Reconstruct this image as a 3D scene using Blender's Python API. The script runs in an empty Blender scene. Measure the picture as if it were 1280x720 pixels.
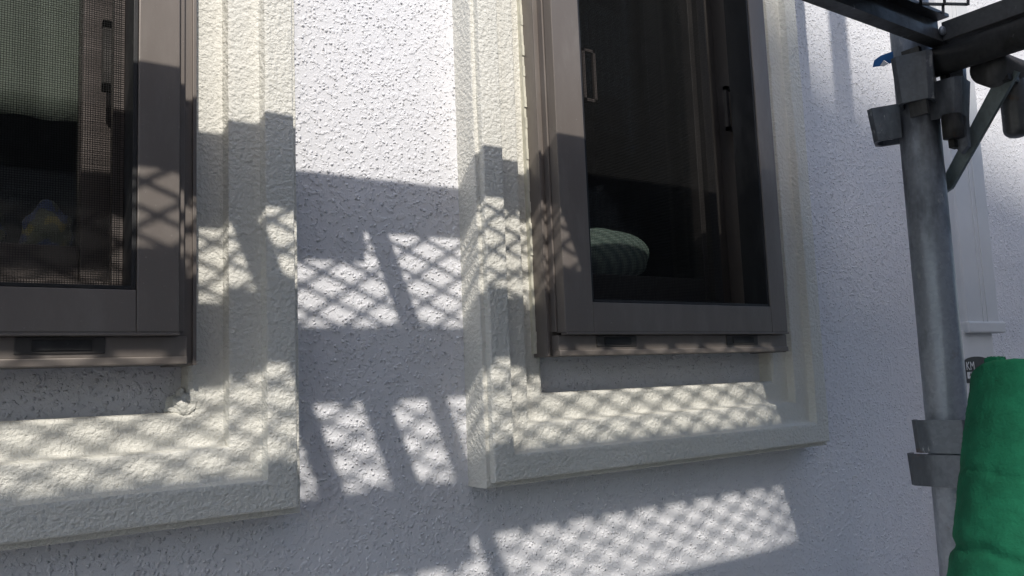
import bpy, bmesh, math, random
import numpy as np
from mathutils import Vector, Matrix
random.seed(7)
RNG = np.random.default_rng(7)
SC = bpy.context.scene
COL = SC.collection
H = 1.6                       # eye height above the ground; wall plane is y = 0, e = metres in front of it


def P(x, e, z):
    return Vector((x, -e, z + H))


# ------------------------------------------------------------------ camera
def cam_axes(yaw, pitch, roll):
    fwd = Vector((math.sin(yaw) * math.cos(pitch), math.cos(yaw) * math.cos(pitch), math.sin(pitch)))
    r = Vector((math.cos(yaw), -math.sin(yaw), 0))
    u = r.cross(fwd)
    return r * math.cos(roll) + u * math.sin(roll), u * math.cos(roll) - r * math.sin(roll), fwd


r_, u_, f_ = cam_axes(*[math.radians(a) for a in (35.38, 6.22, -2.30)])
cd = bpy.data.cameras.new('camera')
cd.sensor_width = 36.0
cd.lens = 36.0 * 1050 / 1280
cd.clip_start = 0.02
cd.clip_end = 2000
cam = bpy.data.objects.new('camera', cd)
COL.objects.link(cam)
M4 = Matrix(((r_.x, u_.x, -f_.x, 0), (r_.y, u_.y, -f_.y, 0), (r_.z, u_.z, -f_.z, 0), (0, 0, 0, 1)))
M4.translation = P(0, 0.76, 0)
cam.matrix_world = M4
SC.camera = cam

# ------------------------------------------------------------------ sky, sun, exposure
SUN = Vector((0.33, 1.0, -0.89)).normalized()          # the way the light travels
w = bpy.data.worlds.new('World')
SC.world = w
w.use_nodes = True
nt = w.node_tree
bg = nt.nodes['Background']
sky = nt.nodes.new('ShaderNodeTexSky')
sky.sky_type = 'NISHITA'
sky.sun_disc = False
sky.sun_elevation = math.asin(-SUN.z)
sky.sun_rotation = math.atan2(-SUN.x, -SUN.y)
sky.air_density = 1.0
sky.dust_density = 1.4
sky.ozone_density = 1.0
nt.links.new(sky.outputs[0], bg.inputs[0])
bg.inputs[1].default_value = 0.145
sl = bpy.data.lights.new('sun', 'SUN')
sl.energy = 2.6
sl.angle = math.radians(0.72)
sl.color = (1.0, 0.95, 0.87)
so = bpy.data.objects.new('sun', sl)
COL.objects.link(so)
so.rotation_euler = SUN.to_track_quat('-Z', 'Y').to_euler()
so.location = P(-3, 6, 8)
SC.view_settings.view_transform = 'Standard'
SC.view_settings.look = 'None'
SC.view_settings.exposure = 0.55
SC.view_settings.gamma = 1.0
SC.view_settings.use_curve_mapping = False
SC.cycles.max_bounces = 8
SC.cycles.transparent_max_bounces = 16


# ------------------------------------------------------------------ materials
def new_mat(name):
    m = bpy.data.materials.new(name)
    m.use_nodes = True
    return m, m.node_tree, m.node_tree.nodes['Principled BSDF']


def N(t, kind, **kw):
    n = t.nodes.new('ShaderNode' + kind)
    for k, v in kw.items():
        if k in n.inputs:
            n.inputs[k].default_value = v
        else:
            setattr(n, k, v)
    return n


def noise(t, vec, scale, detail=2.0, rough=0.5, stretch=None):
    if stretch:
        mp = N(t, 'Mapping')
        mp.inputs['Scale'].default_value = stretch
        t.links.new(vec, mp.inputs['Vector'])
        vec = mp.outputs[0]
    n = N(t, 'TexNoise', Scale=scale, Detail=detail, Roughness=rough)
    t.links.new(vec, n.inputs['Vector'])
    return n.outputs[0]


def ramp(t, fac, a, b, interp='SMOOTHSTEP', lo=0.0, hi=1.0):
    n = N(t, 'MapRange', interpolation_type=interp)
    n.inputs[1].default_value = a
    n.inputs[2].default_value = b
    n.inputs[3].default_value = lo
    n.inputs[4].default_value = hi
    t.links.new(fac, n.inputs[0])
    return n.outputs[0]


def math_(t, op, a, b):
    n = N(t, 'Math', operation=op)
    for i, v in enumerate((a, b)):
        if isinstance(v, (int, float)):
            n.inputs[i].default_value = v
        else:
            t.links.new(v, n.inputs[i])
    return n.outputs[0]


def mixc(t, fac, a, b):
    n = N(t, 'Mix', data_type='RGBA')
    t.links.new(fac, n.inputs[0])
    for i, v in ((6, a), (7, b)):
        if isinstance(v, tuple):
            n.inputs[i].default_value = (*v, 1)
        else:
            t.links.new(v, n.inputs[i])
    return n.outputs[2]


def geo(t):
    return N(t, 'NewGeometry').outputs['Position']


def stucco():
    m, t, b = new_mat('lilac_white_stucco')
    p = geo(t)
    big = noise(t, p, 3.0, 3)
    dirt = noise(t, p, 60, 4, 0.6)
    c = mixc(t, ramp(t, big, 0.3, 0.7), (0.74, 0.74, 0.768), (0.705, 0.705, 0.732))
    c = mixc(t, ramp(t, dirt, 0.60, 0.80, lo=0, hi=0.10), c, (0.52, 0.51, 0.52))
    t.links.new(c, b.inputs['Base Color'])
    b.inputs['Roughness'].default_value = 0.75
    warp = N(t, 'VectorMath', operation='MULTIPLY_ADD')
    wn = N(t, 'TexNoise', Scale=170, Detail=1)
    t.links.new(p, wn.inputs['Vector'])
    t.links.new(wn.outputs[1], warp.inputs[0])
    warp.inputs[1].default_value = (0.004, 0.004, 0.004)
    t.links.new(p, warp.inputs[2])
    vo = N(t, 'TexVoronoi', Scale=245, Randomness=1.0)
    t.links.new(warp.outputs[0], vo.inputs['Vector'])
    sepc = N(t, 'SeparateColor')
    t.links.new(vo.outputs['Color'], sepc.inputs[0])
    lump = ramp(t, vo.outputs['Distance'], 0.46, 0.12)
    lump = math_(t, 'MULTIPLY', lump, ramp(t, sepc.outputs[0], 0.34, 0.78))
    n1 = ramp(t, noise(t, warp.outputs[0], 150, 2.0, 0.5), 0.52, 0.64)
    h1 = math_(t, 'MAXIMUM', lump, math_(t, 'MULTIPLY', n1, 0.35))
    n2 = noise(t, p, 420, 3, 0.6)
    h2 = ramp(t, n2, 0.42, 0.72)
    n3 = noise(t, p, 26, 2)
    h = math_(t, 'ADD', math_(t, 'MULTIPLY', h1, 0.0021), math_(t, 'MULTIPLY', h2, 0.0002))
    h = math_(t, 'ADD', h, math_(t, 'MULTIPLY', n3, 0.0008))
    d = N(t, 'Displacement', Midlevel=0.0, Scale=1.0)
    t.links.new(h, d.inputs['Height'])
    t.links.new(d.outputs[0], t.nodes['Material Output'].inputs['Displacement'])
    m.displacement_method = 'BOTH'
    return m


def cream():
    m, t, b = new_mat('cream_paint_moulding')
    p = geo(t)
    big = noise(t, p, 5.0, 3)
    c = mixc(t, ramp(t, big, 0.3, 0.7), (0.71, 0.695, 0.635), (0.675, 0.66, 0.60))
    stn = noise(t, p, 16, 5, 0.65, (1, 1, 0.18))
    c = mixc(t, ramp(t, stn, 0.56, 0.74, lo=0, hi=0.22), c, (0.50, 0.47, 0.40))
    sp = noise(t, p, 90, 4, 0.6)
    c = mixc(t, ramp(t, sp, 0.62, 0.82, lo=0, hi=0.25), c, (0.48, 0.46, 0.40))
    t.links.new(c, b.inputs['Base Color'])
    b.inputs['Roughness'].default_value = 0.55
    n1 = noise(t, p, 230, 3.0, 0.6)
    n2 = noise(t, p, 520, 2, 0.5)
    n3 = noise(t, p, 90, 2, 0.5)
    h = math_(t, 'ADD', math_(t, 'MULTIPLY', n1, 0.0030), math_(t, 'MULTIPLY', n2, 0.0003))
    h = math_(t, 'ADD', h, math_(t, 'MULTIPLY', n3, 0.0003))
    d = N(t, 'Displacement', Midlevel=0.0, Scale=1.0)
    t.links.new(h, d.inputs['Height'])
    t.links.new(d.outputs[0], t.nodes['Material Output'].inputs['Displacement'])
    m.displacement_method = 'BUMP'
    return m


def simple(name, col, rough=0.6, metal=0.0, var=0.12, scale=20, bump=0.0, bscale=200, spec=0.5, stretch=None):
    m, t, b = new_mat(name)
    p = geo(t)
    n = noise(t, p, scale, 4, 0.6, stretch)
    lo = tuple(c * (1 - var) for c in col)
    hi = tuple(min(1, c * (1 + var)) for c in col)
    t.links.new(mixc(t, ramp(t, n, 0.3, 0.7), lo, hi), b.inputs['Base Color'])
    t.links.new(ramp(t, n, 0.3, 0.7, lo=max(0, rough - 0.07), hi=min(1, rough + 0.07)), b.inputs['Roughness'])
    b.inputs['Metallic'].default_value = metal
    b.inputs['Specular IOR Level'].default_value = spec
    if bump:
        nb = noise(t, p, bscale, 3, 0.6)
        bn = N(t, 'Bump', Strength=1.0, Distance=bump)
        t.links.new(nb, bn.inputs['Height'])
        t.links.new(bn.outputs[0], b.inputs['Normal'])
    return m


def galvanised(name, base, dirt, rust=0.25):
    m, t, b = new_mat(name)
    p = geo(t)
    v = N(t, 'TexVoronoi', Scale=240)
    t.links.new(p, v.inputs['Vector'])
    sp = N(t, 'SeparateColor')
    t.links.new(v.outputs['Color'], sp.inputs[0])
    c = mixc(t, ramp(t, sp.outputs[0], 0, 1), tuple(x * 0.92 for x in base), tuple(x * 1.07 for x in base))
    st = noise(t, p, 14, 5, 0.65, (1, 1, 0.35))
    c = mixc(t, ramp(t, st, 0.46, 0.68), c, dirt)
    sc = noise(t, p, 45, 5, 0.7, (1, 1, 0.5))
    c = mixc(t, ramp(t, sc, 0.63, 0.70, lo=0, hi=0.8), c, (0.42, 0.43, 0.43))
    c = mixc(t, ramp(t, noise(t, p, 30, 5, 0.7), 0.63, 0.72, lo=0, hi=rust), c, (0.12, 0.06, 0.03))
    t.links.new(c, b.inputs['Base Color'])
    b.inputs['Metallic'].default_value = 0.4
    t.links.new(ramp(t, st, 0.3, 0.7, lo=0.34, hi=0.6), b.inputs['Roughness'])
    bn = N(t, 'Bump', Strength=0.6, Distance=0.0006)
    t.links.new(noise(t, p, 160, 4, 0.6), bn.inputs['Height'])
    t.links.new(bn.outputs[0], b.inputs['Normal'])
    return m


def thin_glass():
    m, t, b = new_mat('window_glass')
    t.nodes.remove(b)
    tr = N(t, 'BsdfTransparent')
    tr.inputs[0].default_value = (0.86, 0.90, 0.88, 1)
    gl = N(t, 'BsdfGlossy', Roughness=0.02)
    lw = N(t, 'LayerWeight', Blend=0.5)
    fr = math_(t, 'MULTIPLY_ADD', math_(t, 'POWER', lw.outputs['Facing'], 4.0), 0.9)
    fr.node.inputs[2].default_value = 0.04
    mx = N(t, 'MixShader')
    t.links.new(fr, mx.inputs[0])
    t.links.new(tr.outputs[0], mx.inputs[1])
    t.links.new(gl.outputs[0], mx.inputs[2])
    t.links.new(mx.outputs[0], t.nodes['Material Output'].inputs[0])
    return m


MAT = dict(
    stucco=stucco(), cream=cream(), glass=thin_glass(),
    bronze=simple('taupe_anodised_aluminium', (0.19, 0.165, 0.148), 0.42, 0.25, 0.05, 9, 0.00006, 500, stretch=(1, 1, 0.15)),
    bronze_dark=simple('dark_bronze_plastic', (0.055, 0.05, 0.047), 0.45, 0.0, 0.1, 30),
    gasket=simple('black_rubber', (0.012, 0.012, 0.013), 0.5, 0, 0.1, 40),
    inner=simple('brown_inner_frame', (0.12, 0.10, 0.092), 0.5, 0.1, 0.06, 12),
    screen=simple('charcoal_screen_fibre', (0.012, 0.012, 0.012), 0.7, 0, 0.15, 60, spec=0.15),
    caulk=simple('pale_sealant', (0.62, 0.60, 0.50), 0.6, 0, 0.12, 60, 0.0006, 120),
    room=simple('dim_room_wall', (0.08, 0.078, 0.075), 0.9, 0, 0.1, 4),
    reflection_sheet=simple('grey_green_reflection', (0.36, 0.355, 0.32), 0.9, 0, 0.14, 30, 0.0004, 300, stretch=(1, 1, 0.1)),
    galv=galvanised('weathered_galvanised_pole', (0.275, 0.30, 0.335), (0.09, 0.10, 0.118)),
    galv_dark=galvanised('grimy_galvanised_steel', (0.085, 0.088, 0.09), (0.035, 0.034, 0.032), 0.6),
    galv_pocket=galvanised('dull_galvanised_pocket', (0.16, 0.178, 0.20), (0.07, 0.078, 0.09), 0.4),
    teal=galvanised('teal_worn_steel', (0.20, 0.245, 0.245), (0.13, 0.15, 0.15)),
    foam=None,
    duct=simple('white_duct_plastic', (0.62, 0.625, 0.635), 0.5, 0, 0.05, 8, 0.0001, 90),
    black=simple('black_sticker', (0.012, 0.012, 0.013), 0.4, 0, 0.1, 40),
    white=simple('white_print', (0.62, 0.62, 0.62), 0.5, 0, 0.05, 40),
    blue=simple('blue_tape', (0.015, 0.11, 0.30), 0.45, 0, 0.15, 90),
    concrete=simple('dark_gravel_ground', (0.12, 0.115, 0.11), 0.9, 0, 0.2, 1.5, 0.003, 40),
    tilewall=simple('pale_grey_render', (0.42, 0.41, 0.39), 0.85, 0, 0.08, 1.0),
    roof=simple('dark_roof_sheet', (0.07, 0.07, 0.075), 0.6, 0, 0.1, 2.0),
    darkglass=simple('far_window_pane', (0.03, 0.035, 0.04), 0.08, 0, 0.1, 2.0),
)


def foam_mat():
    m, t, b = new_mat('green_foam')
    p = geo(t)
    n = noise(t, p, 22, 5, 0.65)
    c = mixc(t, ramp(t, n, 0.3, 0.7), (0.004, 0.080, 0.040), (0.007, 0.120, 0.060))
    s = noise(t, p, 55, 6, 0.75)
    c = mixc(t, ramp(t, s, 0.69, 0.75, lo=0, hi=0.7), c, (0.11, 0.24, 0.15))
    s2 = noise(t, p, 34, 4, 0.7)
    c = mixc(t, ramp(t, s2, 0.64, 0.72, lo=0, hi=0.6), c, (0.006, 0.05, 0.022))
    scr = noise(t, p, 60, 4, 0.7, (1, 1, 4.5))
    c = mixc(t, ramp(t, scr, 0.66, 0.70, lo=0, hi=0.75), c, (0.004, 0.028, 0.016))
    t.links.new(c, b.inputs['Base Color'])
    b.inputs['Roughness'].default_value = 0.9
    b.inputs['Specular IOR Level'].default_value = 0.25
    bn = N(t, 'Bump', Strength=1.0, Distance=0.0008)
    t.links.new(noise(t, p, 330, 3, 0.6), bn.inputs['Height'])
    t.links.new(bn.outputs[0], b.inputs['Normal'])
    return m


MAT['foam'] = foam_mat()


def add_dust(name, col, amt):
    t = MAT[name].node_tree
    b = t.nodes['Principled BSDF']
    src = b.inputs['Base Color'].links[0].from_socket
    p = geo(t)
    spk = ramp(t, noise(t, p, 420, 3, 0.7), 0.66, 0.74, lo=0, hi=amt)
    film = ramp(t, noise(t, p, 25, 5, 0.7, (1, 1, 0.3)), 0.45, 0.75, lo=0, hi=amt * 0.5)
    t.links.new(mixc(t, math_(t, 'MAXIMUM', spk, film), src, col), b.inputs['Base Color'])


add_dust('bronze', (0.42, 0.40, 0.37), 0.35)
add_dust('gasket', (0.20, 0.19, 0.18), 0.25)


# ------------------------------------------------------------------ mesh helpers
def link(name, me, mat, parent=None, smooth=False):
    o = bpy.data.objects.new(name, me)
    COL.objects.link(o)
    if mat:
        me.materials.append(MAT[mat])
    if parent:
        o.parent = parent
    if smooth:
        me.polygons.foreach_set('use_smooth', [True] * len(me.polygons))
    return o


def bm_obj(name, bm, mat, parent=None, smooth=False):
    bmesh.ops.recalc_face_normals(bm, faces=bm.faces)
    me = bpy.data.meshes.new(name)
    bm.to_mesh(me)
    bm.free()
    return link(name, me, mat, parent, smooth)


def add_box(bm, x0, x1, e0, e1, z0, z1, bev=0.0):
    lo = P(min(x0, x1), max(e0, e1), min(z0, z1))
    hi = P(max(x0, x1), min(e0, e1), max(z0, z1))
    r = bmesh.ops.create_cube(bm, size=1.0)
    for v in r['verts']:
        v.co = Vector((lo[i] + (v.co[i] + 0.5) * (hi[i] - lo[i]) for i in range(3)))
    if bev:
        es = list({e for v in r['verts'] for e in v.link_edges})
        bmesh.ops.bevel(bm, geom=es, offset=bev, segments=2, profile=0.6, affect='EDGES')


def box(name, x0, x1, e0, e1, z0, z1, mat, parent=None, bev=0.0007):
    bm = bmesh.new()
    add_box(bm, x0, x1, e0, e1, z0, z1, bev)
    return bm_obj(name, bm, mat, parent)


def add_tube(bm, a, b, r, seg=24, r_in=None, caps=True, rb=None, rings=1):
    a, b = Vector(a), Vector(b)
    d = (b - a).normalized()
    s = d.orthogonal().normalized()
    t = d.cross(s)
    rb = r if rb is None else rb

    def ring(c, rad):
        return [bm.verts.new(c + (s * math.cos(2 * math.pi * i / seg) + t * math.sin(2 * math.pi * i / seg)) * rad) for i in range(seg)]

    def skin(p, q):
        for i in range(seg):
            bm.faces.new((p[i], p[(i + 1) % seg], q[(i + 1) % seg], q[i]))
    rs = [ring(a.lerp(b, k / rings), r + (rb - r) * k / rings) for k in range(rings + 1)]
    for p, q in zip(rs, rs[1:]):
        skin(p, q)
    if r_in:
        ri = [ring(a, r_in), ring(b, r_in)]
        skin(ri[0], ri[1])
        skin(rs[0], ri[0])
        skin(rs[-1], ri[1])
    elif caps:
        bm.faces.new(rs[0])
        bm.faces.new(rs[-1])
    return rs


def add_prism(bm, pts, d):
    """extrude a polygon of 3-D points by the vector d"""
    a = [bm.verts.new(p) for p in pts]
    b = [bm.verts.new(p + d) for p in pts]
    n = len(a)
    bm.faces.new(a)
    bm.faces.new(b)
    for i in range(n):
        bm.faces.new((a[i], a[(i + 1) % n], b[(i + 1) % n], b[i]))


def add_bar(bm, a, b, wv, hv):
    """box along a->b, half extents as vectors wv, hv"""
    vs = [bm.verts.new(c + s1 * wv + s2 * hv) for c in (Vector(a), Vector(b)) for s1, s2 in ((-1, -1), (1, -1), (1, 1), (-1, 1))]
    for f in ((0, 1, 2, 3), (7, 6, 5, 4), (0, 4, 5, 1), (1, 5, 6, 2), (2, 6, 7, 3), (3, 7, 4, 0)):
        bm.faces.new([vs[i] for i in f])


def empty(name, loc, parent=None):
    o = bpy.data.objects.new(name, None)
    COL.objects.link(o)
    o.empty_display_size = 0.1
    if parent:
        o.parent = parent
    else:
        o.location = loc
    return o


def tag(o, label=None, cat=None, group=None, kind=None):
    for k, v in (('label', label), ('category', cat), ('group', group), ('kind', kind)):
        if v:
            o[k] = v
    return o


# ------------------------------------------------------------------ ground
bm = bmesh.new()
for x, y in ((-400, -400), (400, -400), (400, 400), (-400, 400)):
    bm.verts.new((x, y, 0))
bm.faces.new(bm.verts)
tag(bm_obj('ground', bm, 'concrete'), kind='structure')

# ------------------------------------------------------------------ the house: wall, mouldings, windows
house = tag(empty('house', (0, 0, 0)), 'white stuccoed house wall with cream moulded window surrounds', 'house')
SHIFT = 0.768                 # second window sits this far along the wall
FX0, FX1, FZ0, FZ1 = -0.218, 0.1873, 0.0229, 0.93     # window casing outline
HOLES = [(FX0 + 0.012 + s, FX1 - 0.012 + s, FZ0 + 0.012, FZ1 - 0.012) for s in (0, SHIFT)]


def make_wall():
    xs = np.concatenate([[-4.0, -2.0, -0.9, -0.45], np.arange(-0.25, 0.02, 0.02), np.arange(0.02, 1.16, 0.0016),
                         np.arange(1.16, 2.75, 0.0048), [2.9, 3.4, 4.5, 6.0]])
    zs = np.concatenate([[-1.6, -1.2, -0.8, -0.55], np.arange(-0.42, 0.62, 0.0017), np.arange(0.62, 0.98, 0.004), [1.05, 1.3, 2.0, 3.0, 4.2]])
    for h in HOLES:           # snap grid lines to the openings
        for v in h[:2]:
            xs[np.argmin(abs(xs - v))] = v
        for v in h[2:]:
            zs[np.argmin(abs(zs - v))] = v
    nx, nz = len(xs), len(zs)
    X, Z = np.meshgrid(xs, zs)
    co = np.stack([X, np.zeros_like(X), Z + H], -1).reshape(-1, 3)
    cx = (xs[:-1] + xs[1:]) / 2
    cz = (zs[:-1] + zs[1:]) / 2
    keep = np.ones((nz - 1, nx - 1), bool)
    for x0, x1, z0, z1 in HOLES:
        keep &= ~(((cx > x0) & (cx < x1))[None, :] & ((cz > z0) & (cz < z1))[:, None])
    j, i = np.nonzero(keep)
    a = j * nx + i
    quads = np.stack([a, a + 1, a + nx + 1, a + nx], -1)
    used = np.unique(quads)
    remap = np.full(len(co), -1)
    remap[used] = np.arange(len(used))
    return grid_mesh('wall', co[used], remap[quads])


def grid_mesh(name, co, quads):
    me = bpy.data.meshes.new(name)
    n = len(quads)
    me.vertices.add(len(co))
    me.vertices.foreach_set('co', np.asarray(co, np.float32).ravel())
    me.loops.add(4 * n)
    me.loops.foreach_set('vertex_index', np.asarray(quads, np.int32).ravel())
    me.polygons.add(n)
    me.polygons.foreach_set('loop_start', np.arange(0, 4 * n, 4, dtype=np.int32))
    me.polygons.foreach_set('use_smooth', np.ones(n, bool))
    me.update(calc_edges=True)
    me.validate()
    return me


link('wall', make_wall(), 'stucco', house)

PROFILE = [(0, -0.004), (0, 0.0335), (0.0008, 0.0350), (0.0052, 0.0353), (0.0058, 0.0425), (0.0070, 0.0438), (0.0090, 0.044),
           (0.0305, 0.044), (0.0318, 0.0434), (0.0330, 0.0385), (0.0342, 0.0347), (0.0370, 0.0335), (0.0598, 0.0335),
           (0.0611, 0.0329), (0.0622, 0.0275), (0.0634, 0.0232), (0.0660, 0.022), (0.0885, 0.022), (0.0915, 0.0202),
           (0.0925, 0.017), (0.0925, -0.004)]


def surround_mesh(ox0, ox1, oz0, oz1, step=0.0027):
    prof = []
    for (u0, t0), (u1, t1) in zip(PROFILE, PROFILE[1:]):
        k = max(1, int(math.ceil(math.hypot(u1 - u0, t1 - t0) / step)))
        prof += [(u0 + (u1 - u0) * q / k, t0 + (t1 - t0) * q / k) for q in range(k)]
    prof.append(PROFILE[-1])
    prof = np.array(prof)

    def side(n, lo, hi):      # segments along one side, finer where the camera sees it
        return np.linspace(lo, hi, n, endpoint=False)
    corners = [(0, 0), (1, 0), (1, 1), (0, 1)]
    ring = []
    for k in range(4):
        a, b = corners[k], corners[(k + 1) % 4]
        n = 250 if k in (0, 2) else 330
        for s in side(n, 0, 1):
            ring.append((a[0] + (b[0] - a[0]) * s, a[1] + (b[1] - a[1]) * s))
    ring = np.array(ring)
    m, n = len(prof), len(ring)
    co = np.zeros((m, n, 3))
    for q, (u, t) in enumerate(prof):
        ul = u * 0.94           # the left leg is a touch narrower
        co[q, :, 0] = ox0 + ul + ring[:, 0] * (ox1 - ox0 - u - ul)
        co[q, :, 1] = -t
        co[q, :, 2] = oz0 + u + ring[:, 1] * (oz1 - oz0 - 2 * u) + H
    from mathutils import noise as mn
    flat = co.reshape(-1, 3)
    for q in range(len(flat)):
        x, y, z = flat[q]
        flat[q, 1] -= 0.0005 * mn.noise((x * 40, y * 40, z * 40)) + 0.00015 * mn.noise((x * 170, y * 170, z * 170))
        flat[q, 0] += 0.0003 * mn.noise((x * 70 + 9, y * 70, z * 70))
        flat[q, 2] += 0.0003 * mn.noise((x * 70, y * 70 + 5, z * 70))
    idx = np.arange(m * n).reshape(m, n)
    nxt = np.roll(idx, -1, axis=1)
    quads = np.stack([idx[:-1], nxt[:-1], nxt[1:], idx[1:]], -1).reshape(-1, 4)
    me = grid_mesh('window_surround', co.reshape(-1, 3), quads)
    me.set_sharp_from_angle(angle=math.radians(26))
    return me


sur = surround_mesh(-0.2948, 0.2785, -0.1085, 1.035)
s1 = link('window_surround', sur, 'cream', house)
s2 = s1.copy()
COL.objects.link(s2)
s2.location.x = SHIFT


# rough dab of plaster left in the inner corner of the first surround
bm = bmesh.new()
bmesh.ops.create_icosphere(bm, subdivisions=4, radius=1.0)
from mathutils import noise as MN
for v in bm.verts:
    k = 1 + 0.35 * MN.noise(v.co * 2.1) + 0.15 * MN.noise(v.co * 6)
    v.co = P(0.1845 + v.co.x * 0.0125 * k, 0.0115 - v.co.y * 0.0125 * k, -0.0105 + v.co.z * 0.013 * k)
bm_obj('plaster_dab', bm, 'cream', s1, True)


def make_window(dx, label, sr, im):
    # sr: right edge of the fly screen; im: inner frame colour, darkened on the second window to stand for shade
    w_ = empty('window', (0, 0, 0), house)
    w_['label'] = label
    X = lambda a: a + dx
    # casing
    T = FZ1
    for nm, x0, x1, t0, t1, z0 in (('casing_post', -0.218, -0.1980, -0.08, 0.0430, 0.0229), ('casing_post', 0.1690, 0.1873, -0.08, 0.0435, 0.0222)):
        bm = bmesh.new()
        add_box(bm, X(x0), X(x1), t0, t1, z0, T, 0.0006)
        bm_obj(nm, bm, 'bronze', w_)
    for x0, x1, t1, z0 in ((-0.2177, -0.2143, 0.0462, 0.0229), (-0.2092, -0.2070, 0.0515, 0.049), (0.1712, 0.1752, 0.0540, 0.049), (0.1838, 0.1870, 0.0462, 0.0222)):
        box('casing_rib', X(x0), X(x1), 0.0405, t1, z0, T - 0.002, 'bronze', w_, 0.0005)
    box('casing_head', X(-0.1978), X(0.1688), -0.08, 0.0455, T - 0.03, T - 0.001, 'bronze', w_)
    box('casing_sill', X(-0.2100), X(0.1768), 0.0440, 0.0560, 0.0290, 0.0452, 'bronze', w_, 0.0008)
    box('casing_sill_back', X(-0.1978), X(0.1688), -0.08, 0.0435, 0.0235, 0.0450, 'bronze', w_, 0.0008)
    box('drip_lip', X(-0.2100), X(0.1768), 0.0440, 0.0582, 0.0229, 0.0292, 'bronze', w_, 0.0010)
    for x0, x1 in ((-0.157, -0.097), (0.0565, 0.1165)):
        box('drain_cover', X(x0), X(x1), 0.0555, 0.0572, 0.0322, 0.0448, 'bronze_dark', w_, 0.0006)
        box('drain_flap', X(x0 + 0.011), X(x1 - 0.009), 0.0568, 0.0582, 0.0345, 0.0425, 'gasket', w_, 0.0004)
    # outer sash
    st = 0.049
    box('sash_stile', X(-0.2065), X(-0.1672), st, 0.0650, 0.0478, T - 0.004, 'bronze', w_, 0.0009)
    box('sash_stile', X(0.1372), X(0.1688), st, 0.0650, 0.0478, T - 0.004, 'bronze', w_, 0.0009)
    box('sash_rail', X(-0.1669), X(0.1369), st, 0.0648, 0.0478, 0.0808, 'bronze', w_, 0.0009)
    box('sash_rail', X(-0.1669), X(0.1369), st, 0.0648, T - 0.045, T - 0.004, 'bronze', w_, 0.0009)
    box('drip_strip', X(-0.2060), X(0.1690), 0.0560, 0.0668, 0.0452, 0.0476, 'bronze', w_, 0.0005)
    # black lining of the opening, set back
    zl, zt = 0.0812, T - 0.0455
    for x0, x1, z0, z1 in ((-0.1668, -0.1640, zl, zt), (0.1336, 0.1368, zl, zt), (-0.1638, 0.1334, zl, zl + 0.0028), (-0.1638, 0.1334, zt - 0.003, zt)):
        box('gasket', X(x0), X(x1), 0.026, 0.0635, z0, z1, 'gasket', w_, 0.0003)
    # fly screen
    t = 0.031
    for x0, x1, z0, z1 in ((-0.1638, -0.1555, zl + 0.003, zt - 0.003), (sr - 0.0084 - (0.006 if sr < 0.1 else 0), sr, zl + 0.003, zt - 0.003), (-0.1553, sr - 0.0146, zl + 0.003, zl + 0.010), (-0.1553, sr - 0.0146, zt - 0.011, zt - 0.003)):
        box('screen_frame', X(x0), X(x1), 0.020, t - 0.0016, z0, z1, im, w_, 0.0006)
    pitch, r = 0.00185, 0.00017
    vs, fs = [], []

    def wire(a0, a1, b0, b1, e0, e1):
        k = len(vs)
        for xx in (a0, a1):
            for ee in (e0, e1):
                for zz in (b0, b1):
                    vs.append(P(xx, ee, zz))
        for f in ((0, 1, 3, 2), (4, 6, 7, 5), (0, 4, 5, 1), (2, 3, 7, 6), (0, 2, 6, 4), (1, 5, 7, 3)):
            fs.append([k + i for i in f])
    xa, xb, za, zb = X(-0.1630), X(sr - 0.0006), zl + 0.003, zt - 0.003
    for k in range(int((xb - xa) / pitch)):
        xx = xa + (k + 0.5) * pitch + random.gauss(0, 0.00008)
        wire(xx - r, xx + r, za, zb, t - r, t + r)
    for k in range(int((0.62 - za) / pitch)):
        zz = za + (k + 0.5) * pitch + random.gauss(0, 0.00008)
        wire(xa, xb, zz - r, zz + r, t + 0.0002 - r, t + 0.0002 + r)
    me = bpy.data.meshes.new('insect_screen')
    me.from_pydata(vs, [], fs)
    sc = link('insect_screen', me, 'screen', w_)
    sc['kind'] = 'stuff'
    # inner sash and pane
    f0, f1 = -0.045, -0.018
    box('inner_stile', X(-0.172), X(-0.134), f0, f1, 0.083, T - 0.045, im, w_, 0.0015)
    box('inner_stile', X(0.1085), X(0.160), f0, f1, 0.083, T - 0.045, im, w_, 0.0015)
    box('inner_rail', X(-0.1338), X(0.1083), f0, f1 - 0.0006, 0.083, 0.126, im, w_, 0.0015)
    box('inner_rail', X(-0.1338), X(0.1083), f0, f1 - 0.0006, T - 0.09, T - 0.045, im, w_, 0.0015)
    box('glass_pane', X(-0.1345), X(0.1090), -0.036, -0.032, 0.1255, T - 0.0895, 'glass', w_, 0.0)
    # sealant bead along the casing
    for x0, x1 in ((-0.2212, -0.2183), (0.1876, 0.1900)):
        bm = bmesh.new()
        zz, pts = FZ0 + 0.004, []
        while zz < T:
            pts.append(zz)
            zz += 0.012
        for z0, z1 in zip(pts, pts[1:]):
            add_box(bm, X(x0), X(x1), 0.015, 0.0270 + random.uniform(0, 0.0018), z0, z1)
        bm_obj('sealant_bead', bm, 'caulk', w_)
    return w_


def pull_handle(parent, x0, x1, z0, z1, e, mat, th=0.0045):
    bm = bmesh.new()
    pts = [P(x0, e, z0), P(x1, e, z0), P(x1, e, z1), P(x0, e, z1)]
    for a, b in zip(pts, pts[1:] + pts[:1]):
        d = (b - a).normalized()
        wv = d.cross(Vector((0, 1, 0))) * th / 2
        add_bar(bm, a - d * th / 2, b + d * th / 2, wv, Vector((0, th / 2, 0)))
    return bm_obj('pull_handle', bm, mat, parent)


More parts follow.
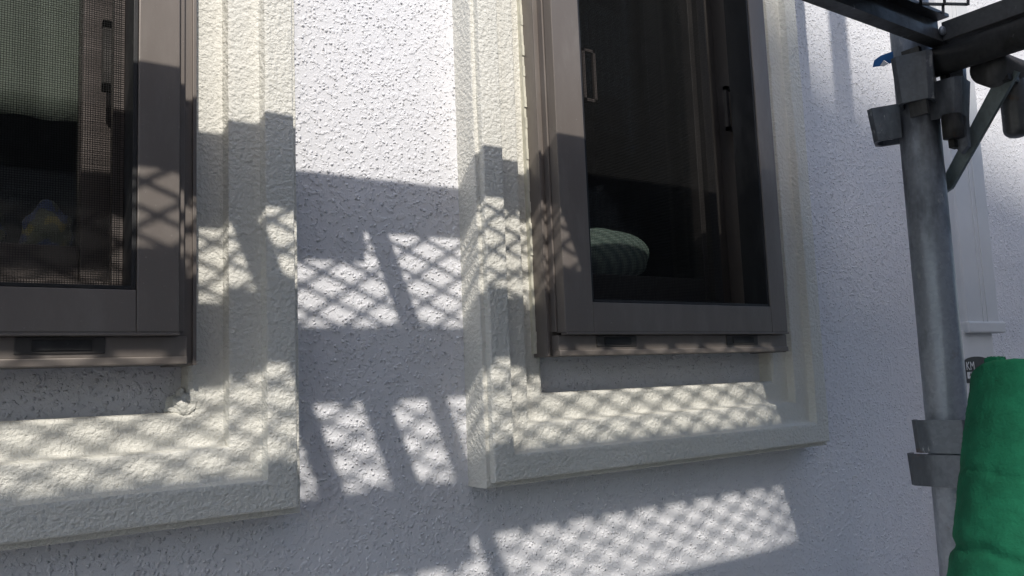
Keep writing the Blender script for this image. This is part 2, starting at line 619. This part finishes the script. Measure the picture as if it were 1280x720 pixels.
w1 = make_window(0.0, 'taupe framed window with an added sheet imitating a reflection behind its insect screen', 0.1334, 'inner')
w2 = make_window(SHIFT, 'taupe framed window with two pull handles and a striped cushion behind its screen', 0.0880, 'bronze_dark')
pull_handle(w1, 0.1235, 0.1405, 0.259, 0.314, 0.006, 'bronze_dark', 0.0066)
pull_handle(w2, 0.640, 0.657, 0.328, 0.390, 0.0240, 'inner', 0.0036)
pull_handle(w2, 0.9125, 0.9335, 0.335, 0.393, 0.010, 'bronze_dark', 0.0052)

# dim room behind
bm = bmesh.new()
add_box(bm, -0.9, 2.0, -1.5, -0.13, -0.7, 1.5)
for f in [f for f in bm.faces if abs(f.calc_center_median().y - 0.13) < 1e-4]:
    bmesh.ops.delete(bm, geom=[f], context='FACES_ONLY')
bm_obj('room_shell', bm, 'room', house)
bm = bmesh.new()                # strips that close the gap between room and casing
for s in (0, SHIFT):
    add_box(bm, FX0 + s, FX0 + 0.0115 + s, -0.14, -0.002, FZ0 - 0.02, FZ1)
    add_box(bm, FX1 - 0.0115 + s, FX1 + s, -0.14, -0.002, FZ0 - 0.02, FZ1)
    add_box(bm, FX0 + 0.012 + s, FX1 - 0.012 + s, -0.16, -0.081, FZ0 - 0.02, FZ0 + 0.095)
bm_obj('window_reveal', bm, 'inner', house)
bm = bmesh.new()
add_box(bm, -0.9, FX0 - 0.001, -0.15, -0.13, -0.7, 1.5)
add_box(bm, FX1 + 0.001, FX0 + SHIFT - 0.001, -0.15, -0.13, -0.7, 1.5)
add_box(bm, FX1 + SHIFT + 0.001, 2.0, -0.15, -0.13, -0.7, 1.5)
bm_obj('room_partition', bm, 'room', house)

# things inside
bm = bmesh.new()
n = 60
rows = []
for z in np.linspace(0.247, 0.80, 20):
    rows.append([bm.verts.new(P(-0.19 + 0.325 * i / n, -0.068 + 0.0008 * math.sin(i * 1.1) + 0.001 * math.sin(z * 40 + i), z + 0.0008 * math.sin(i * 0.7))) for i in range(n + 1)])
for p, q in zip(rows, rows[1:]):
    for i in range(n):
        bm.faces.new((p[i], p[i + 1], q[i + 1], q[i]))
bl = bm_obj('pane_reflection_sheet', bm, 'reflection_sheet', None, True)  # sheet added in place of a bright reflection in the upper pane
md = bl.modifiers.new('thick', 'SOLIDIFY')
md.thickness = 0.0012
tag(bl, 'grey green sheet added behind the insect screen to imitate a reflection', 'reflection_sheet')


def patterned(name, base, spots):
    m, t, b = new_mat(name)
    p = geo(t)
    c = base
    for k, (col, sc, lo) in enumerate(spots):
        mp = N(t, 'Mapping')
        mp.inputs['Location'].default_value = (3.1 * k, 1.7 * k, 0.4 * k)
        t.links.new(p, mp.inputs['Vector'])
        c = mixc(t, ramp(t, noise(t, mp.outputs[0], sc, 1), lo, lo + 0.04), c, col)
    t.links.new(c, b.inputs['Base Color'])
    b.inputs['Roughness'].default_value = 0.9
    MAT[name] = m


patterned('flower_cloth', (0.03, 0.028, 0.02), [((0.085, 0.06, 0.015), 45, 0.50), ((0.010, 0.014, 0.06), 60, 0.54)])
for x, wd, nm, lb in ((0.035, 0.030, 'folded_cloth', 'yellow and blue patterned cloth bundle behind the insect screen, beside the inner frame\'s middle'),
                      (0.098, 0.022, 'folded_cloth', 'smaller yellow and blue cloth bundle behind the insect screen, against the inner frame post')):
    bm = bmesh.new()
    bmesh.ops.create_uvsphere(bm, u_segments=28, v_segments=18, radius=1)
    for v in bm.verts:
        k = 1 + 0.10 * math.sin(5 * v.co.x + 3 * v.co.z) + 0.07 * math.sin(9 * v.co.z - 4 * v.co.x)
        v.co = P(x + v.co.x * wd * k, -0.130 - v.co.y * 0.02 * k, 0.152 + max(-0.95, v.co.z) * 0.033 * k)
    tag(bm_obj(nm, bm, 'flower_cloth', None, True), lb, 'cloth')

m, t, b = new_mat('striped_fabric')
p = geo(t)
wv_ = N(t, 'TexWave', Scale=34.0, Distortion=1.2)
wv_.bands_direction = 'DIAGONAL'
t.links.new(p, wv_.inputs['Vector'])
t.links.new(mixc(t, wv_.outputs[1], (0.24, 0.29, 0.275), (0.42, 0.45, 0.425)), b.inputs['Base Color'])
b.inputs['Roughness'].default_value = 0.9
MAT['stripe'] = m
bm = bmesh.new()
bmesh.ops.create_uvsphere(bm, u_segments=36, v_segments=24, radius=1)
for v in bm.verts:
    k = 1 + 0.05 * math.sin(6 * v.co.x + 4 * v.co.z)
    v.co = P(0.745 + v.co.x * 0.072 * k, -0.064 - v.co.y * 0.024, 0.160 + max(-0.9, v.co.z) * 0.034 * k)
tag(bm_obj('cushion', bm, 'stripe', None, True), 'pale teal striped cushion behind the insect screen', 'cushion')

# ------------------------------------------------------------------ duct cover on the wall
duct = tag(empty('duct_cover', P(1.49, 0.02, -1.6)), 'white vertical duct cover with a collar, on the stucco behind the pole', 'duct cover')


def part(o, root):
    o.parent = root
    o.matrix_parent_inverse = Matrix.Translation(root.location).inverted()
    return o


part(box('upper_cover', 1.440, 1.552, -0.005, 0.050, 0.060, 2.2, 'duct', None, 0.004), duct)
for x in (1.492, 1.507):
    part(box('ridge', x, x + 0.004, 0.049, 0.0515, 0.062, 2.2, 'duct', None, 0.001), duct)
part(box('collar', 1.433, 1.561, -0.006, 0.055, 0.047, 0.0665, 'duct', None, 0.003), duct)
part(box('lower_cover', 1.425, 1.530, -0.005, 0.046, -1.6, 0.052, 'duct', None, 0.004), duct)
# sticker with its print
stk = empty('sticker', P(1.44, 0.0475, -0.03))
tag(stk, 'black arched sticker with white characters on the white duct cover', 'sticker')
bm = bmesh.new()
pts = [(1.425, -0.036), (1.500, -0.036), (1.500, 0.001)] + [(1.4625 + 0.0375 * math.cos(a), 0.001 + 0.0065 * math.sin(a)) for a in np.linspace(0.15, math.pi - 0.15, 12)] + [(1.425, 0.001)]
add_prism(bm, [P(x, 0.0462, z) for x, z in pts], Vector((0, -0.0006, 0)))
part(bm_obj('backing', bm, 'black'), stk)


def text_mesh(name, s, x, z, size, e, parent, mat='white'):
    cu = bpy.data.curves.new(name, 'FONT')
    cu.body = s
    cu.size = size
    cu.extrude = 0.0002
    o = bpy.data.objects.new(name, cu)
    COL.objects.link(o)
    o.rotation_euler = (math.pi / 2, 0, 0)
    o.location = P(x, e, z)
    bpy.context.view_layer.update()
    dg = bpy.context.evaluated_depsgraph_get()
    me = bpy.data.meshes.new_from_object(o.evaluated_get(dg))
    me.transform(o.matrix_world)
    bpy.data.objects.remove(o)
    me.materials.clear()
    return part(link(name, me, mat), parent)


text_mesh('print', 'KM', 1.4255, -0.0145, 0.020, 0.0471, stk)
bm = bmesh.new()
add_box(bm, 1.4275, 1.4700, 0.0468, 0.0472, -0.0285, -0.0178)
part(bm_obj('print_panel', bm, 'white'), stk)
text_mesh('print', '42', 1.434, -0.0275, 0.013, 0.0474, stk, 'black')

# ------------------------------------------------------------------ scaffold
PX, PE, PR = 1.030, 0.216, 0.0243


def pocket(root, cx, ce, z0, z1, ax, ae, wid=0.036, dep=0.036, taper=0.88):
    """open-topped wedge pocket welded to the pole at (cx, ce), pointing along (ax, ae)"""
    d = Vector((ax, -ae, 0)).normalized()
    s = Vector((-d.y, d.x, 0))
    c = P(cx, ce, 0)
    bm = bmesh.new()

    def loop(z, f, off):
        w2, dp = wid / 2 * f - off, dep * f - off
        return [c + s * w2, c + s * w2 + d * (dp - 0.006) , c + s * (w2 - 0.006) + d * dp, c - s * (w2 - 0.006) + d * dp, c - s * w2 + d * (dp - 0.006), c - s * w2], z
    rings = []
    for z, f, off in ((z0, taper, 0.004), (z0, taper, 0), (z1, 1, 0), (z1, 1, 0.004), (z0, taper, 0.0041)):
        pts, zz = loop(z, f, off)
        rings.append([bm.verts.new((q.x, q.y, zz + H)) for q in pts])
    for p, q in zip(rings[0:], rings[1:]):
        for i in range(5):
            bm.faces.new((p[i], p[i + 1], q[i + 1], q[i]))
    return part(bm_obj('wedge_pocket', bm, 'galv_pocket'), root)


def make_pole(x, e, top, label, full=True):
    root = tag(empty('scaffold_pole', P(x, e, -1.6)), label, 'scaffold pole', 'scaffold poles')
    bm = bmesh.new()
    add_tube(bm, P(x, e, -1.585), P(x, e, top), PR, 40, PR - 0.003, rings=12)
    part(bm_obj('tube', bm, 'galv', None, True), root)
    part(box('base_plate', x - 0.06, x + 0.06, e - 0.06, e + 0.06, -1.6, -1.586, 'galv_dark'), root)
    return root


pole = make_pole(PX, PE, 2.6, 'weathered galvanised scaffold pole with welded wedge pockets, near the duct cover')
r = PR - 0.004
pocket(pole, PX - r + 0.006, PE + 0.010, 0.318, 0.376, -0.93, 0.36, 0.046, 0.040)
pocket(pole, PX - 0.012, PE - r + 0.004, 0.283, 0.326, -0.45, -0.9, 0.040, 0.038)
pocket(pole, PX + 0.004, PE + r, 0.298, 0.344, 0.15, 1.0, 0.044, 0.038)
pocket(pole, PX - r, PE + 0.004, -0.107, -0.068, -0.96, 0.30, 0.062, 0.018, 0.94)
pocket(pole, PX - r, PE - 0.002, -0.147, -0.109, -0.99, 0.10, 0.070, 0.016, 0.94)
bm = bmesh.new()
add_tube(bm, P(PX - 0.004, PE + 0.043, 0.272), P(PX - 0.004, PE + 0.043, 0.30), 0.012, 18)
part(bm_obj('wedge_tip', bm, 'galv_dark', None, True), pole)
for x, e, z0, z1, dx, de in ((PX - 0.040, PE + 0.020, 0.300, 0.385, 0.007, 0.022), (PX + 0.008, PE + 0.036, 0.262, 0.356, 0.020, 0.007)):
    bm = bmesh.new()
    add_prism(bm, [P(x - dx / 2, e - de / 2, z1), P(x + dx / 2, e - de / 2, z1), P(x + dx / 2 * 0.7, e - de / 2 * 0.7, z0), P(x - dx / 2 * 0.7, e - de / 2 * 0.7, z0)], Vector((0, -de, 0)))
    part(bm_obj('wedge', bm, 'galv_dark'), pole)
make_pole(0.94, 0.83, 2.6, 'plain galvanised scaffold pole outside the deck')

# bracket carrying the deck end
br = tag(empty('scaffold_bracket', P(PX + 0.03, PE + 0.04, 0.22)), 'grimy steel bracket with a teal worn brace, joined to the scaffold pole', 'bracket')
bm = bmesh.new()
add_tube(bm, P(1.021, 0.226, 0.3695), P(1.021, 0.86, 0.3695), 0.0180, 28)
part(bm_obj('arm', bm, 'galv_dark', None, True), br)
bm = bmesh.new()
a, b2 = P(1.056, 0.229, 0.222), P(1.056, 0.318, 0.345)
d = (b2 - a).normalized()
side = d.cross(Vector((1, 0, 0)))
outl = [a + side * 0.008, a - d * 0.014, a - side * 0.008, b2 - side * 0.0105, b2 + side * 0.0105]
add_prism(bm, outl, Vector((0.006, 0, 0)))
part(bm_obj('brace', bm, 'teal'), br)
bm = bmesh.new()
add_prism(bm, [P(1.040, 0.252, 0.372), P(1.040, 0.272, 0.372), P(1.040, 0.268, 0.262), P(1.040, 0.259, 0.254), P(1.040, 0.254, 0.262)], Vector((0.008, 0, 0)))
part(bm_obj('wedge', bm, 'galv'), br)
part(box('clamp_block', 1.045, 1.075, 0.296, 0.320, 0.330, 0.352, 'gasket', None, 0.003), br)

led = tag(empty('scaffold_ledger', P(1.08, 0.31, 0.34)), 'grimy horizontal scaffold pipe running along the wall past the duct cover', 'scaffold pipe')
bm = bmesh.new()
add_tube(bm, P(1.036, 0.302, 0.349), P(2.9, 0.302, 0.349), 0.0213, 28)
part(bm_obj('pipe', bm, 'galv_dark', None, True), led)
bm = bmesh.new()
rs = add_tube(bm, P(1.085, 0.306, 0.345), P(1.085, 0.306, 0.278), 0.0148, 24, caps=False)
last = rs[-1]
for k in range(1, 5):
    ang = k / 5 * math.pi / 2
    c = P(1.085, 0.306, 0.278 - 0.010 * math.sin(ang))
    ring = [bm.verts.new(c + (v.co - P(1.085, 0.306, 0.278)) * math.cos(ang * 0.9)) for v in rs[-1]]
    for i in range(24):
        bm.faces.new((last[i], last[(i + 1) % 24], ring[(i + 1) % 24], ring[i]))
    last = ring
bm.faces.new(last)
part(bm_obj('pipe_stub', bm, 'galv_dark', None, True), led)

# deck above
deck = tag(empty('scaffold_deck', P(0.13, 0.5, 0.388)), 'grimy steel scaffold deck of diamond mesh overhead', 'scaffold deck')
DX0, DX1, ZB, ZT = -0.77, 1.030, 0.388, 0.428
B_IN = (0.2475, 0.266)
RIB1, RIB2, B_OUT = (0.415, 0.457), (0.592, 0.621), (0.750, 0.775)


def channel(name, e0, e1, web_at_inner=True):
    bm = bmesh.new()
    if web_at_inner:
        add_box(bm, DX0, DX1, e0, e0 + 0.004, ZB, ZT)
        add_box(bm, DX0, DX1, e0 + 0.004, e1, ZB, ZB + 0.004)
        add_box(bm, DX0, DX1, e0 + 0.004, e1, ZT - 0.004, ZT)
        add_box(bm, DX0, DX1, e1 - 0.004, e1, ZB + 0.004, ZB + 0.014)
    else:
        add_box(bm, DX0, DX1, e0, e1, ZB, ZT, 0.002)
    return part(bm_obj(name, bm, 'galv_dark'), deck)


channel('side_beam', *B_IN)
channel('side_beam', *B_OUT)
channel('rib', *RIB1, False)
channel('rib', *RIB2, False)
part(box('shadow_band_plate', DX0 + 0.01, 0.262, 0.2665, 0.302, ZB + 0.001, ZT - 0.001, 'galv_dark'), deck)  # plates added out of view to widen the deck's dark shadow bands
part(box('shadow_band_plate', DX0 + 0.01, 0.262, 0.6215, 0.650, ZB + 0.001, ZT - 0.006, 'galv_dark'), deck)
STRIPS = [(B_IN[1], RIB1[0]), (RIB1[1], RIB2[0]), (RIB2[1], B_OUT[0])]
for xa, xb in ((-0.42, -0.39), (-0.16, -0.13), (0.119, 0.143), (0.267, 0.288)):
    for e0, e1 in STRIPS:
        part(box('rung', xa, xb, e0 + 0.0005, e1 - 0.0005, ZT - 0.014, ZT - 0.0055, 'galv_dark'), deck)
part(box('rung', 0.194, 0.223, STRIPS[1][0] + 0.0005, STRIPS[1][1] - 0.0005, ZT - 0.014, ZT - 0.0055, 'galv_dark'), deck)
part(box('shade_plate', 0.474, 0.90, STRIPS[0][0] + 0.0005, STRIPS[0][1] - 0.0005, ZT - 0.009, ZT - 0.0055, 'galv_dark'), deck)  # solid plates added out of view to stop sunlight through the mesh
for e0, e1 in STRIPS[1:]:
    part(box('shade_plate', 0.766, DX1 - 0.026, e0 + 0.0005, e1 - 0.0005, ZT - 0.009, ZT - 0.0055, 'galv_dark'), deck)
for e0, e1 in STRIPS:
    part(box('end_beam', DX1 - 0.022, DX1 - 0.001, e0 + 0.0005, e1 - 0.0005, ZB + 0.0005, ZB + 0.024, 'galv_dark'), deck)
    part(box('end_beam', DX0 + 0.001, DX0 + 0.025, e0 + 0.0005, e1 - 0.0005, ZB + 0.0005, ZT - 0.006, 'galv_dark'), deck)
LW, SW, SWID = 0.051, 0.030, 0.0032
for q, (e0, e1) in enumerate(STRIPS):
    bm = bmesh.new()
    zc = ZT - 0.0025
    rows = int((e1 - e0 + 0.02) / (SW / 2)) + 1
    up = Vector((0, 0, 0.0013))
    for k in range(rows):
        ec = e0 - 0.008 + k * SW / 2
        ph = (k % 2)
        nseg = int((DX1 - DX0 - 0.027) / (LW / 2))
        for i in range(nseg):
            xa = DX0 + 0.026 + i * LW / 2
            sgn = 1 if (i + ph) % 2 == 0 else -1
            ea, eb = ec - sgn * (SW / 4 - 0.0009), ec + sgn * (SW / 4 - 0.0009)
            # flat bonds at the nodes, slanted strand between
            p0, p1 = P(xa, ea, zc), P(xa + LW / 2, eb, zc)
            if not (e0 - 0.004 < min(ea, eb) and max(ea, eb) < e1 + 0.004):
                continue
            dv = (p1 - p0).normalized()
            add_bar(bm, p0 - dv * 0.002, p1 + dv * 0.002, Vector((-dv.y, dv.x, 0)) * SWID / 2, up)
    o = part(bm_obj('mesh_strip', bm, 'galv_dark'), deck)
    o['kind'] = 'stuff'
bm = bmesh.new()
bmesh.ops.create_icosphere(bm, subdivisions=2, radius=0.006)
for v in bm.verts:
    v.co = P(1.005, 0.2685, 0.400) + Vector((v.co.x, v.co.y * 0.6, v.co.z))
part(bm_obj('rivet', bm, 'galv', None, True), deck)

# blue tag tied by the pockets
bt = tag(empty('tape_tag', P(0.985, 0.19, 0.37)), 'blue tape tag with a white mark beside the wedge pockets of the pole', 'tape')
bm = bmesh.new()
cx, ce, cz = 0.990, 0.200, 0.382
ptsb = [(-0.016, -0.002), (-0.013, 0.006), (-0.004, 0.009), (0.012, 0.009), (0.012, -0.004), (0.006, -0.005), (0.0, 0.002), (-0.006, -0.004)]
add_prism(bm, [P(cx, ce, cz) + Vector((0.0, -p_[0], p_[1])) for p_ in ptsb], Vector((0.0015, 0, 0)))
part(bm_obj('tape', bm, 'blue'), bt)
bm = bmesh.new()
add_prism(bm, [P(cx - 0.0008, ce, cz) + Vector((0.0, -p_[0], p_[1])) for p_ in ((-0.006, -0.0045), (0.0, 0.0015), (0.006, -0.0055), (0.0, -0.006))], Vector((0.0006, 0, 0)))
part(bm_obj('white_mark', bm, 'white'), bt)

# ------------------------------------------------------------------ green foam sleeve on a leaning pipe
top = P(0.926, 0.366, -0.021)
axis = Vector((-0.41, 0.02, -1.0)).normalized()
fs_ = tag(empty('foam_sleeve', top + axis * 0.55), 'worn green foam sleeve on a leaning pipe beside the scaffold pole', 'foam sleeve')
s = axis.cross(Vector((0, 1, 0))).normalized()
tt = axis.cross(s)
bm = bmesh.new()
SEG, RINGS, RO, RI = 96, 200, 0.056, 0.028
L = 0.55


def foam_r(ang, k):
    from mathutils import noise as mn
    y = k / RINGS
    ca, sa = math.cos(ang - 0.5), math.sin(ang - 0.5)
    sq = (abs(ca) ** 3.2 + abs(sa) ** 3.2) ** (-1 / 3.2)          # pressed a little flat
    r0 = RO * (0.72 + 0.28 * sq) * (1 + 0.02 * mn.noise((ca * 1.3, sa * 1.3, y * 5)))
    r0 += 0.0009 * mn.noise((ca * 4, sa * 4, y * 26)) + 0.0005 * mn.noise((ca * 11, sa * 11, y * 70))
    for y0, dp, wd, ph in ((0.335, 0.0065, 0.010, 0.3), (0.44, 0.004, 0.008, 2.0), (0.20, 0.0025, 0.006, 4.0)):
        yc = y0 + 0.016 * mn.noise((ca * 2 + ph, sa * 2, ph)) + 0.02 * sa
        r0 -= dp * (0.45 + 0.55 * mn.noise((ca * 3, sa * 3 + ph, 2.0))) * math.exp(-((y - yc) / wd) ** 2)
    return r0 + random.uniform(-0.0003, 0.0003)


outer, inner = [], []
for k in range(RINGS + 1):
    c = top + axis * (L * k / RINGS)
    outer.append([]), inner.append([])
    for i in range(SEG):
        ang = 2 * math.pi * i / SEG
        d = s * math.cos(ang) + tt * math.sin(ang)
        jit = axis * (0.0008 * math.sin(3 * ang + 1) + random.uniform(-0.0005, 0.0005)) if k == 0 else Vector((0, 0, 0))
        rr = foam_r(ang, k) - (0.0012 if k == 0 else 0)
        outer[-1].append(bm.verts.new(c + jit + d * rr))
        inner[-1].append(bm.verts.new(c + jit + d * RI))
for k in range(RINGS):
    for i in range(SEG):
        j = (i + 1) % SEG
        bm.faces.new((outer[k][i], outer[k][j], outer[k + 1][j], outer[k + 1][i]))
        bm.faces.new((inner[k][i], inner[k + 1][i], inner[k + 1][j], inner[k][j]))
for i in range(SEG):
    j = (i + 1) % SEG
    bm.faces.new((outer[0][i], inner[0][i], inner[0][j], outer[0][j]))
    bm.faces.new((outer[-1][i], outer[-1][j], inner[-1][j], inner[-1][i]))
slv = part(bm_obj('sleeve', bm, 'foam', None, True), fs_)
for pl in list(slv.data.polygons)[-2 * SEG:]:
    pl.use_smooth = False
bm = bmesh.new()                 # torn nub standing up from the rim
add_box(bm, 0.884, 0.900, 0.336, 0.351, -0.03, 0.0035, 0.003)
bmesh.ops.subdivide_edges(bm, edges=bm.edges[:], cuts=2, use_grid_fill=True)
for v in bm.verts:
    v.co += Vector((random.uniform(-1, 1), random.uniform(-1, 1), random.uniform(-1, 1))) * 0.0008
part(bm_obj('torn_nub', bm, 'foam', None, True), fs_)
bm = bmesh.new()
end = top + axis * ((top.z - 0.0) / -axis.z)
add_tube(bm, top + axis * 0.02, end, 0.0243, 28)
part(bm_obj('pipe', bm, 'galv', None, True), fs_)

# ------------------------------------------------------------------ unseen neighbouring building, added and shaped to shade the far end of the wall
nb = tag(empty('shading_building', (4, -14, 0)), 'unseen pale building added to shade the far end of the wall', 'building')
NE0, NE1 = 9.6, 16.0
NX0, NX1 = 0.875 - 0.33 * NE0, 10.0
ZP = 0.535 + 0.89 * NE0
ZLOW = ZP - 0.20 * (NX1 - NX0)
ZJ = 0.08 + 0.89 * NE0         # top storey made to jut out so its shade reaches further along
bm = bmesh.new()
add_prism(bm, [P(NX0 + 0.14, NE0, -1.6), P(NX1, NE0, -1.6), P(NX1, NE0, ZLOW - 0.25), P(NX0 + 0.14, NE0, ZP - 0.30)], Vector((0, NE0 - NE1, 0)))
part(bm_obj('wall', bm, 'tilewall'), nb)
part(box('shade_overhang', NX0, NX0 + 0.139, NE0 - 0.002, NE1, ZJ, ZP - 0.31, 'tilewall', None, 0.0), nb)
bm = bmesh.new()
add_prism(bm, [P(NX0, NE0 - 0.02, ZP - 0.249), P(NX1 + 0.2, NE0 - 0.02, ZLOW - 0.249 - 0.07), P(NX1 + 0.2, NE0 - 0.02, ZLOW - 0.07), P(NX0, NE0 - 0.02, ZP)], Vector((0, NE0 - NE1 - 0.2, 0)))
part(bm_obj('roof', bm, 'roof'), nb)
for fl in range(2):
    for k in range(4):
        x = NX0 + 1.2 + k * 2.5
        z = -0.6 + fl * 3.0
        f = part(box('window', x - 0.06, x + 1.46, NE0 - 0.04, NE0 + 0.02, z - 0.06, z + 1.36, 'white', None, 0.01), nb)
        part(box('pane', x, x + 1.4, NE0 - 0.05, NE0 - 0.03, z, z + 1.3, 'darkglass', None, 0.0), nb)

# ------------------------------------------------------------------ unseen low house, added to block frontal skylight on the wall
lh = tag(empty('sky_blocking_house', P(0, 3.3, -1.6)), 'unseen low grey house added to block frontal skylight on the wall', 'house')
MAT['siding'] = simple('grey_siding', (0.29, 0.30, 0.32), 0.8, 0, 0.1, 3.0)
part(box('wall', -2.6, 11, 3.3, 9.0, -1.6, 1.7, 'siding', None, 0.0), lh)
part(box('roof_edge', -2.7, 11.1, 3.2, 9.1, 1.701, 1.85, 'roof', None, 0.01), lh)
